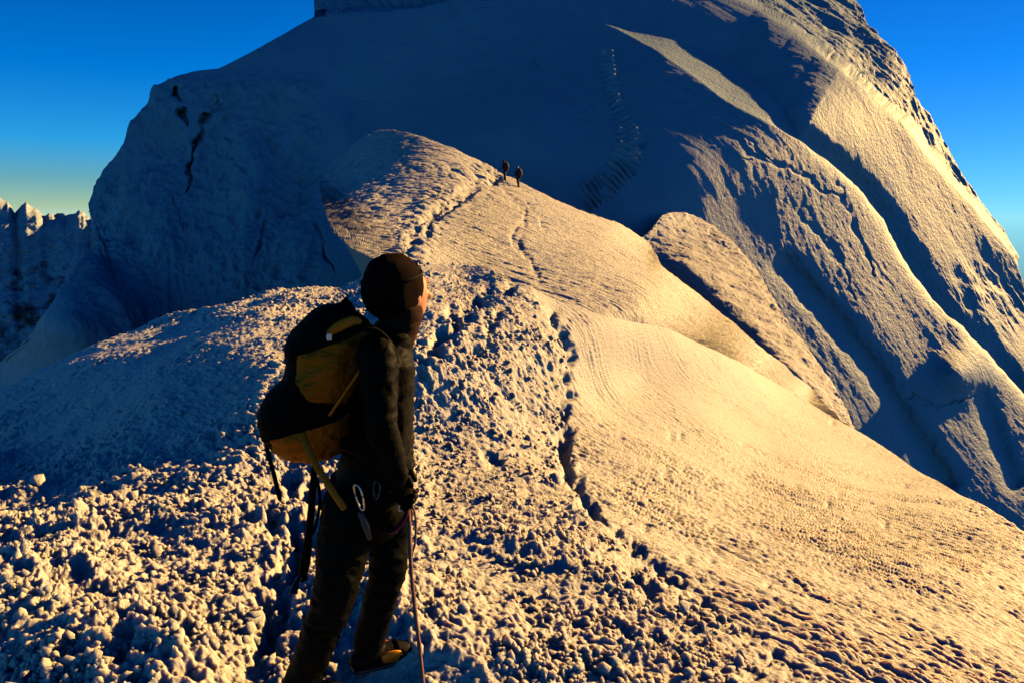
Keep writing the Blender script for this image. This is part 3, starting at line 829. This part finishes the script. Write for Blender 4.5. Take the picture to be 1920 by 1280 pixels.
# trousers
def wr_trou(c):
    q = np.stack([c[:, 0] * 8 - c[:, 2] * 10, c[:, 1] * 8, c[:, 2] * 14 + c[:, 0] * 9], -1)
    return 0.014 * fbm(q, 3, .5, 211, True) - .005 + 0.006 * perlin(c * 10, 212)
bm = bmesh.new()
add_tube(bm, [P(692, 900, 3.05), J['pelvis'], P(688, 962, 3.05)], [(.165, .135), (.178, .142), (.165, .130)], R, 26)
for hip, kn, an, rr in (('rhip', 'rkn', 'ran', (.112, .106, .092, .082, .078, .084)), ('lhip', 'lkn', 'lan', (.104, .092, .080, .074, .068, .066))):
    h, k, a = J[hip], J[kn], J[an]
    add_tube(bm, [h, h.lerp(k, .5), k, k.lerp(a, .35), k.lerp(a, .75), a - UP * .01], rr, F, 20, sub=3)
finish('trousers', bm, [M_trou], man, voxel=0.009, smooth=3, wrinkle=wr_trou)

# boots with crampon straps
def boot(a, dirv, tip_up=0.0):
    root_bm = bmesh.new()
    side = dirv.cross(UP)
    sole = a - UP * .115
    add_tube(root_bm, [a + UP * .04, a - UP * .04, sole - dirv * .02 + UP * .05], [.062, .060, .058], dirv, 18)
    add_tube(root_bm, [sole - dirv * .055 + UP * .048, sole + dirv * .06 + UP * .05, sole + dirv * .15 + UP * .042, sole + dirv * .205 + UP * .034],
             [(.046, .045), (.050, .048), (.044, .050), (.030, .036)], UP, 18, sub=3)
    b = finish('boot', root_bm, [M_boot], man, voxel=0.006, smooth=2, wrinkle=lambda c: 0.003 * fbm(c * 30, 2, .5, 221, True))
    bm = bmesh.new()
    add_tube(bm, [sole - dirv * .08 + UP * .008, sole + dirv * .06 + UP * .006, sole + dirv * .215 + UP * .010], [(.012, .046), (.012, .048), (.011, .036)], UP, 14, sq=5)
    finish('sole', bm, [M_plastic], b)
    for s in (1, -1):
        bm = bmesh.new()
        c = sole + dirv * .085 + side * (.047 * s) + UP * .052
        add_ball(bm, c, .058, .010, .030, (dirv, side, UP), 18)
        finish('side_panel', bm, [M_bootor], b)
    for t, r in ((.03, .062), (.125, .054)):
        bm = bmesh.new()
        c = sole + dirv * t + UP * .045
        pts = [c + side * (r * math.cos(q)) * .95 + UP * (r * math.sin(q)) for q in np.linspace(-.35, math.pi + .35, 15)]
        add_tube(bm, pts, [(.009, .003)] * 15, dirv, 8)
        finish('crampon_strap', bm, [M_webblack], b)
    bm = bmesh.new()
    for t in (-.06, -.01, .05, .10, .15, .20):
        for s in (1, -1):
            c = sole + dirv * t + side * (.036 * s)
            add_tube(bm, [c + UP * .004, c - UP * .035 + dirv * (.03 if t > .18 else 0)], [.007, .002], dirv, 8)
    for s in (1, -1):
        add_tube(bm, [sole - dirv * .075 + side * (.04 * s), sole + dirv * .20 + side * (.034 * s)], [(.005, .004)] * 2, UP, 8)
    finish('crampon', bm, [M_metal], b)
    return b
boot(J['lan'] + UP * -.0 + F * .01, (F * .98 - R * .05 - UP * .02).normalized())
boot(J['ran'] + F * .0, (F * .85 + R * .25 - UP * .02).normalized())

# beanie and headlamp
bc = P(737, 541, 3.06)
bm = bmesh.new()
add_ball(bm, bc, .134, .122, .147, (HF, HR, HU), 40)
pl_no = (HU * -1.0 + HF * 0.62).normalized()
res = bmesh.ops.bisect_plane(bm, geom=bm.verts[:] + bm.edges[:] + bm.faces[:], plane_co=bc - HU * .118 + HF * -.055, plane_no=pl_no, clear_outer=True)
edge = [e for e in bm.edges if e.is_boundary]
ex = bmesh.ops.extrude_edge_only(bm, edges=edge)
for v_ in [g for g in ex['geom'] if isinstance(g, bmesh.types.BMVert)]:
    v_.co = bc + (v_.co - bc) * .90 
for f in bm.faces: f.smooth = True
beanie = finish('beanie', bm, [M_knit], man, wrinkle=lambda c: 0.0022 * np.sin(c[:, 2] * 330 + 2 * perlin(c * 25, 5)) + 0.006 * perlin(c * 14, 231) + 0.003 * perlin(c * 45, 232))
bm = bmesh.new()
add_tube(bm, [bc + (HF * math.cos(q) * .131 + HR * math.sin(q) * .120) + HU * (.045 + .012 * math.cos(q)) for q in np.linspace(0, 2 * math.pi, 33)], [(.008, .002)] * 33, HU, 8, round_ends=False)
lampstrap = finish('headlamp', bm, [M_webblack], man)
bm = bmesh.new()
lc = bc + HF * .130 + HU * .070
add_box(bm, lc, (HF, HR, HU), .034, .058, .036, .3)
finish('lamp_body', bm, [M_plastic], lampstrap)
bm = bmesh.new()
add_ball(bm, lc + HF * .018, .006, .013, .013, (HF, HR, HU), 14)
finish('lamp_lens', bm, [M_lens], lampstrap)

# harness on the hips
bm = bmesh.new()
def loop(c, ra, rb, tilt, n=33):
    return [c + (F * math.cos(q) * ra + R * math.sin(q) * rb) + UP * tilt * math.cos(q) for q in np.linspace(0, 2 * math.pi, n)]
add_tube(bm, loop(P(697, 905, 3.05), .170, .205, -.01), [(.022, .005)] * 33, UP, 8, round_ends=False)
add_tube(bm, loop(P(650, 985, 2.95), .112, .108, .05), [(.020, .005)] * 33, UP, 8, round_ends=False)
add_tube(bm, loop(P(732, 985, 3.14), .095, .098, .05), [(.020, .005)] * 33, UP, 8, round_ends=False)
harness = finish('harness', bm, [M_webblack], man)
def carabiner(c, long_, wide, ax, side, name='carabiner', m=M_metal):
    bm = bmesh.new()
    pts = []
    for q in np.linspace(0, 2 * math.pi, 25):
        pts.append(c + ax * (long_ * math.cos(q)) + side * (wide * math.copysign(abs(math.sin(q)) ** .7, math.sin(q)) * (1 + .2 * math.cos(q))))
    add_tube(bm, pts, [.0038] * 25, ax, 8, round_ends=False)
    return finish(name, bm, [m], harness)
carabiner(P(674, 932, 2.80), .055, .020, (UP - F * .2).normalized(), (F * .5 + R * .8).normalized())
carabiner(P(706, 918, 2.80), .034, .018, (UP + F * .1).normalized(), (F * .4 + R * .8).normalized(), m=M_darkmetal)
carabiner(P(757, 944, 2.90), .030, .017, (UP + F * .5).normalized(), F, m=M_metal)
bm = bmesh.new()
add_tube(bm, [P(762, 940, 2.93), P(762, 962, 2.92), P(748, 985, 2.91), P(730, 998, 2.91)], [(.015, .004), (.02, .005), (.022, .005), (.014, .004)], R, 10, sub=4)
finish('sling', bm, [M_maroon], harness)
bm = bmesh.new()
add_tube(bm, [P(676, 962, 2.82), P(686, 985, 2.82), P(692, 1008, 2.83)], [.012, .016, .010], F, 10)
finish('belay_device', bm, [M_darkmetal], harness)

# backpack: worn, but a thing of its own
pack = thing('backpack', 'ochre and black climbing backpack on the standing climber, loose straps hanging from it', 'backpack', P(590, 860, 3.0))
prof = [(572,606,648,.045),(580,590,662,.085),(596,572,682,.115),(620,552,698,.140),(650,541,702,.150),(680,541,697,.155),(705,533,688,.155),(730,512,682,.155),(755,493,676,.155),
        (785,489,668,.150),(810,497,660,.145),(832,512,650,.130),(848,530,638,.110),(858,552,615,.075),(862,565,600,.03)]
GOLD1 = [(556,655),(600,640),(650,622),(705,598),(716,640),(672,690),(628,748),(575,735),(552,700)]
GOLD2 = [(508,806),(560,790),(612,776),(665,758),(665,870),(520,870)]
def inpoly(x, y, pg):
    c = False
    for (x0, y0), (x1, y1) in zip(pg, pg[1:] + pg[:1]):
        if (y0 > y) != (y1 > y) and x < (x1 - x0) * (y - y0) / (y1 - y0) + x0: c = not c
    return c
def build_pack():
    lev = np.array(prof, float)
    vs = np.concatenate([np.linspace(572, 862, 210)])
    n = 200
    rings = []
    for vv in vs:
        ul, ur, wd = (np.interp(vv, lev[:, 0], lev[:, k]) for k in (1, 2, 3))
        k_ = 458.0
        W = (ur - ul) / 2 / k_
        wd = min(wd, W * 1.9)
        a = math.sqrt(max(W * W - (wd * math.sin(PSI)) ** 2, (0.4 * W) ** 2)) / math.cos(PSI)
        c = P((ul + ur) / 2, vv, 3.02)
        ring = []
        for k in range(n):
            th = 2 * math.pi * k / n
            cx, sx_ = math.cos(th), math.sin(th)
            ring.append(c + F * (a * math.copysign(abs(cx) ** .85, cx)) + R * (wd * math.copysign(abs(sx_) ** .85, sx_)))
        rings.append(ring)
    A = np.array([[list(p) for p in r] for r in rings])
    A = np.concatenate([A, A[:, :1]], 1)
    nn = np.cross(np.gradient(A, axis=1), np.gradient(A, axis=0)); nn /= np.maximum(np.linalg.norm(nn, axis=-1, keepdims=True), 1e-9)
    cen = A.mean(1, keepdims=True)
    nn[((A - cen) * nn).sum(-1) < 0] *= -1
    q = np.stack([A[..., 0] * 14 + A[..., 2] * 8, A[..., 1] * 14, A[..., 2] * 20 - A[..., 0] * 9], -1)
    dsp = 0.012 * fbm(q * .7, 3, .5, 241, True) - .004 + .008 * perlin(A * 9, 242)
    dsp[:, -1] = dsp[:, 0]
    A = A + nn * dsp[..., None]
    bm = bmesh.new()
    vv_ = [[bm.verts.new(p) for p in r[:-1]] for r in A]
    for i in range(len(vs) - 1):
        for k in range(n):
            f = bm.faces.new((vv_[i][k], vv_[i][(k + 1) % n], vv_[i + 1][(k + 1) % n], vv_[i + 1][k]))
            f.smooth = True
            # colour panels, mirrored left and right of the pack
            cpt = f.calc_center_median()
            th = (k + .5) / n * 2 * math.pi
            vmid = (vs[i] + vs[i + 1]) / 2
            ul, ur = (np.interp(vmid, lev[:, 0], lev[:, q_]) for q_ in (1, 2))
            um = (ul + ur) / 2 + (ur - ul) / 2 * math.cos(th)
            f.material_index = 1 if (inpoly(um, vmid, GOLD1) or inpoly(um, vmid, GOLD2)) else 0
    bm.faces.new(vv_[0]); bm.faces.new(vv_[-1][::-1])
    return finish('pack_bag', bm, [M_packblack, M_gold], pack)
build_pack()
def ribbon(name, pts, wid, m, parent, th=.002, ref=F):
    bm = bmesh.new()
    add_tube(bm, pts, [(wid, th)] * len(pts), ref, 8, sub=5)
    return finish(name, bm, [m], parent)
ribbon('hanging_strap', [P(494, 792, 2.97), P(501, 840, 2.96), P(514, 890, 2.95), P(525, 936, 2.95)], .009, M_webblack, pack, .003)
ribbon('ochre_strap', [P(566, 812, 2.85), P(585, 858, 2.82), P(616, 908, 2.80), P(646, 953, 2.79)], .014, M_web, pack, .003)
ribbon('shoulder_strap', [P(690, 618, 2.90), P(712, 622, 2.87), P(738, 655, 2.90), P(752, 730, 2.92), P(740, 800, 2.93)], .028, M_packblack, pack, .008, R)
ribbon('shoulder_strap', [P(712, 612, 3.16), P(735, 630, 3.20), P(756, 670, 3.24), P(768, 740, 3.2)], .028, M_packblack, pack, .008, R)
ribbon('compression_strap', [P(712, 645, 2.83), P(668, 705, 2.845), P(618, 778, 2.85)], .007, M_web, pack, .003)
ribbon('compression_strap', [P(725, 650, 2.80), P(690, 715, 2.83), P(652, 790, 2.86)], .006, M_webblack, pack, .003)
ribbon('hip_belt', [P(640, 830, 2.86), P(680, 845, 2.80), P(730, 860, 2.82), P(768, 868, 2.95)], .03, M_packblack, pack, .008, UP)
bm = bmesh.new()
add_box(bm, P(649, 570, 3.02), (F, R, UP), .045, .05, .030, .3)
add_tube(bm, [P(630, 578, 3.02), P(649, 562, 3.02), P(662, 580, 3.02)], [.010, .012, .010], R, 8)
finish('haul_loop', bm, [M_webblack], pack)
bm = bmesh.new()
add_tube(bm, [P(612, 628, 2.885), P(636, 612, 2.88), P(662, 601, 2.885), P(676, 604, 2.90)], [(.012, .006), (.022, .008), (.020, .007), (.010, .005)], UP, 10, sub=4)
finish('lid_flap', bm, [M_web], pack)
bm = bmesh.new()
add_box(bm, P(617, 632, 2.875), (F, R, UP), .022, .006, .030, .3)
finish('buckle', bm, [M_metal], pack)

# ice axe hanging behind the leg
axe = thing('ice_axe', 'dark ice axe hanging head down from the backpack behind the climber', 'ice axe', P(566, 1085, 2.98))
bm = bmesh.new()
add_tube(bm, [P(590, 872, 2.96), P(584, 950, 2.96), P(577, 1020, 2.97), P(568, 1075, 2.98)], [(.010, .013), (.011, .015), (.012, .017), (.015, .019)], R, 14, sub=4)
finish('shaft', bm, [M_black], axe)
bm = bmesh.new()
add_tube(bm, [P(577, 1020, 2.965), P(572, 1052, 2.975), P(567, 1082, 2.98)], [.019, .023, .020], R, 14)
finish('grip', bm, [M_webblack], axe)
bm = bmesh.new()
hd = P(566, 1078, 2.98)
dY = Vector((0.12, 1, 0)).normalized()
add_tube(bm, [hd - dY * .10 - UP * .03, hd - dY * .05, hd, hd + dY * .07 - UP * .01, hd + dY * .14 - UP * .05], [(.004, .020), (.007, .012), (.012, .012), (.006, .010), (.003, .003)], UP, 10, sub=4)
finish('axe_head', bm, [M_darkmetal], axe)
ribbon('wrist_leash', [P(589, 880, 2.94), P(600, 930, 2.93), P(592, 985, 2.94), P(580, 1010, 2.95)], .007, M_webblack, axe)

# rope from the harness down into the frame
bm = bmesh.new()
rp_ = [P(757, 936, 2.91), P(765, 945, 2.93), P(768, 1000, 2.92), P(771, 1070, 2.90), P(779, 1150, 2.87), P(788, 1225, 2.85), P(795, 1290, 2.82), P(806, 1400, 2.75), P(830, 1600, 2.45)]
add_tube(bm, rp_, [.0085] * len(rp_), R, 10, sub=8)
lp = [P(760, 936, 2.92), P(774, 950, 2.94), P(780, 985, 2.95), P(778, 1018, 2.94), P(771, 1045, 2.92)]
add_tube(bm, lp, [.0048] * len(lp), R, 8, sub=6)
rope = finish('rope', bm, [M_rope], None, wrinkle=lambda c: 0.0012 * np.sin(c[:, 2] * 420 + c[:, 0] * 300))
tag(rope, 'pinkish brown climbing rope running down from the standing climber to the snow', 'rope')

# ------------------------------------------------------------------ two climbers far up on the hump
def ground_at(u, v):
    i = np.argmin((hump_u - u) ** 2 + (hump_v - v) ** 2)
    return Vector(hump_p.reshape(-1, 3)[i].tolist())
M_far = plain('dark_far_clothing', (0.014, 0.012, 0.014), 0.8)
M_farpack = plain('dark_far_pack', (0.03, 0.024, 0.026), 0.8)
M_helm = plain('pale_helmet', (0.30, 0.30, 0.30), 0.4)
def far_climber(loc, psi, label, plabel, stride, helm):
    f = Vector((math.cos(psi), math.sin(psi), 0)); r = Vector((math.sin(psi), -math.cos(psi), 0))
    t = thing('person', label, 'person', loc, 'two climbers far up the ridge')
    b = loc - UP * .12
    bm = bmesh.new()
    hip = b + UP * .92
    add_tube(bm, [hip, hip + UP * .25 + f * .02, hip + UP * .50 + f * .07, hip + UP * .58 + f * .09], [(.22, .19), (.24, .18), (.25, .18), (.13, .12)], r, 16, sub=2)
    add_tube(bm, [hip + UP * .55 + f * .08, hip + UP * .66 + f * .11], [.06, .06], r, 12)
    add_ball(bm, hip + UP * .75 + f * .13, .105, .095, .125, (f, r, UP), 16)
    for s, st in ((1, stride), (-1, -stride)):
        h = hip + r * (.09 * s)
        k = b + r * (.11 * s) + UP * .48 + f * (st * .55 + .05)
        a = b + r * (.11 * s) + UP * .10 + f * st * .8
        add_tube(bm, [h, k, a, a - UP * .08 + f * .02], [.135, .105, .09, .08], f, 12, sub=2)
        add_tube(bm, [a - UP * .07 - f * .05, a - UP * .08 + f * .18], [.05, .04], UP, 10)
        sh = hip + UP * .48 + f * .07 + r * (.21 * s)
        e = sh - UP * .26 + r * (.05 * s) + f * .02
        w_ = e - UP * .12 + f * .20
        add_tube(bm, [sh, e, w_], [.085, .075, .055], f, 12, sub=2)
        add_ball(bm, w_ + f * .05, .055, .035, .045, (f, r, UP), 10)
    finish('body', bm, [M_far], t, voxel=0.022, smooth=2)
    bm = bmesh.new()
    add_ball(bm, hip + UP * .79 + f * .13, .125, .115, .12, (f, r, UP), 16)
    bmesh.ops.bisect_plane(bm, geom=bm.verts[:] + bm.edges[:] + bm.faces[:], plane_co=hip + UP * .76, plane_no=-UP, clear_outer=True)
    finish('helmet', bm, [helm], t)
    bm = bmesh.new()
    pc = hip + UP * .32 - f * .16
    add_tube(bm, [pc - UP * .30, pc - UP * .1 - f * .03, pc + UP * .12 - f * .02, pc + UP * .28 + f * .02], [(.16, .12), (.21, .18), (.22, .18), (.17, .12)], r, 16, sub=3)
    add_tube(bm, [pc - r * .14 + UP * .28, pc + UP * .33, pc + r * .14 + UP * .28], [.06, .08, .06], UP, 12)
    pk = finish('backpack', bm, [M_farpack], None, voxel=0.022, smooth=2)
    tag(pk, plabel, 'backpack', 'packs of the two far climbers')
    return t
g1, g2 = ground_at(947, 339), ground_at(972, 350)
far_climber(g1, math.radians(150), 'tiny dark climber on the snow crest, the left and more hidden of two', 'dark pack on the left one of the two far climbers', .12, M_far)
far_climber(g2, math.radians(135), 'tiny dark climber on the snow crest, the right and taller of two', 'dark pack on the right one of the two far climbers', .16, M_helm)


# ------------------------------------------------------------------ light
SUN_EL, SUN_AZ = math.radians(19), math.radians(56)      # azimuth to the right of the view direction
sd = Vector((math.sin(SUN_AZ) * math.cos(SUN_EL), math.cos(SUN_AZ) * math.cos(SUN_EL), math.sin(SUN_EL)))
sl = bpy.data.lights.new('sun', 'SUN')
sl.energy = 5.0
sl.color = (1.0, 0.585, 0.17)
sl.angle = math.radians(0.5)
so = bpy.data.objects.new('sun', sl)
COL.objects.link(so)
so.rotation_euler = sd.to_track_quat('Z', 'Y').to_euler()

w = bpy.data.worlds.new('World')
scene.world = w
w.use_nodes = True
nt = w.node_tree
bg = nt.nodes['Background']
sky = node(nt, 'ShaderNodeTexSky', sky_type='NISHITA', sun_disc=False)
sky.sun_elevation = SUN_EL
sky.sun_rotation = SUN_AZ
sky.altitude = 5500
sky.air_density = 1.0
sky.dust_density = 0.3
sky.ozone_density = 3.0
# deep high-altitude evening blue: tint by elevation
tc = node(nt, 'ShaderNodeTexCoord')
sx = node(nt, 'ShaderNodeSeparateXYZ'); nt.links.new(tc.outputs['Generated'], sx.inputs[0])
rp = node(nt, 'ShaderNodeValToRGB'); nt.links.new(sx.outputs['Z'], rp.inputs[0])
e = rp.color_ramp.elements
e[0].position, e[0].color = 0.0, (0.9, 1.0, 0.8, 1)
e[1].position, e[1].color = 1.0, (0.0, 0.10, 0.30, 1)
for pos, c in ((0.015, (0.85, 0.85, 0.5, 1)), (0.045, (0.48, 0.80, 0.66, 1)), (0.09, (0.12, 0.95, 1.2, 1)), (0.17, (0.0, 0.78, 1.4, 1)), (0.35, (0.0, 0.55, 1.25, 1)), (0.6, (0.0, 0.22, 0.6, 1))):
    q = e.new(pos); q.color = c
# the half of the sky away from the low sun has no warm band, it is plain deep blue
rb = node(nt, 'ShaderNodeValToRGB'); nt.links.new(sx.outputs['Z'], rb.inputs[0])
e = rb.color_ramp.elements
e[0].position, e[0].color = 0.0, (0.15, 0.50, 0.54, 1)
e[1].position, e[1].color = 1.0, (0.0, 0.10, 0.30, 1)
for pos, c in ((0.10, (0.18, 0.82, 0.95, 1)), (0.25, (0.02, 0.46, 0.85, 1)), (0.35, (0.0, 0.36, 0.85, 1)), (0.6, (0.0, 0.16, 0.45, 1))):
    q = e.new(pos); q.color = c
fy = node(nt, 'ShaderNodeMapRange'); nt.links.new(sx.outputs['Y'], fy.inputs['Value'])
fy.inputs['From Min'].default_value = 0.0; fy.inputs['From Max'].default_value = 0.6
hm = node(nt, 'ShaderNodeMix', data_type='RGBA')
nt.links.new(fy.outputs[0], hm.inputs[0]); nt.links.new(rb.outputs[0], hm.inputs[6]); nt.links.new(rp.outputs[0], hm.inputs[7])
mx = node(nt, 'ShaderNodeMix', data_type='RGBA', blend_type='MULTIPLY')
mx.inputs[0].default_value = 1.0
nt.links.new(sky.outputs[0], mx.inputs[6]); # towards the sun side the low sky stays clear pale blue
rr = node(nt, 'ShaderNodeValToRGB'); nt.links.new(sx.outputs['Z'], rr.inputs[0])
e = rr.color_ramp.elements
e[0].position, e[0].color = 0.0, (0.30, 0.62, 0.75, 1)
e[1].position, e[1].color = 1.0, (0.0, 0.10, 0.30, 1)
for pos, c in ((0.06, (0.20, 0.66, 0.95, 1)), (0.17, (0.04, 0.62, 1.15, 1)), (0.35, (0.01, 0.52, 1.15, 1)), (0.6, (0.0, 0.22, 0.6, 1))):
    q = e.new(pos); q.color = c
fx = node(nt, 'ShaderNodeMapRange'); nt.links.new(sx.outputs['X'], fx.inputs['Value'])
fx.inputs['From Min'].default_value = -0.15; fx.inputs['From Max'].default_value = 0.5
hx = node(nt, 'ShaderNodeMix', data_type='RGBA')
nt.links.new(fx.outputs[0], hx.inputs[0]); nt.links.new(hm.outputs[2], hx.inputs[6]); nt.links.new(rr.outputs[0], hx.inputs[7])
nt.links.new(hx.outputs[2], mx.inputs[7])
nt.links.new(mx.outputs[2], bg.inputs['Color'])
# nothing shines from the dark valleys below the horizon
fz = node(nt, 'ShaderNodeMapRange'); nt.links.new(sx.outputs['Z'], fz.inputs['Value'])
fz.inputs['From Min'].default_value = -0.14; fz.inputs['From Max'].default_value = -0.07
fz.inputs['To Min'].default_value = 0.12; fz.inputs['To Max'].default_value = 1.0
mz = node(nt, 'ShaderNodeVectorMath', operation='SCALE')
nt.links.new(mx.outputs[2], mz.inputs[0]); nt.links.new(fz.outputs[0], mz.inputs['Scale'])
nt.links.new(mz.outputs[0], bg.inputs['Color'])
bg.inputs['Strength'].default_value = 0.052

scene.view_settings.view_transform = 'Standard'
scene.view_settings.look = 'None'
scene.view_settings.gamma = 1
scene.view_settings.exposure = 1.2
scene.cycles.max_bounces = 6
scene.cycles.diffuse_bounces = 0
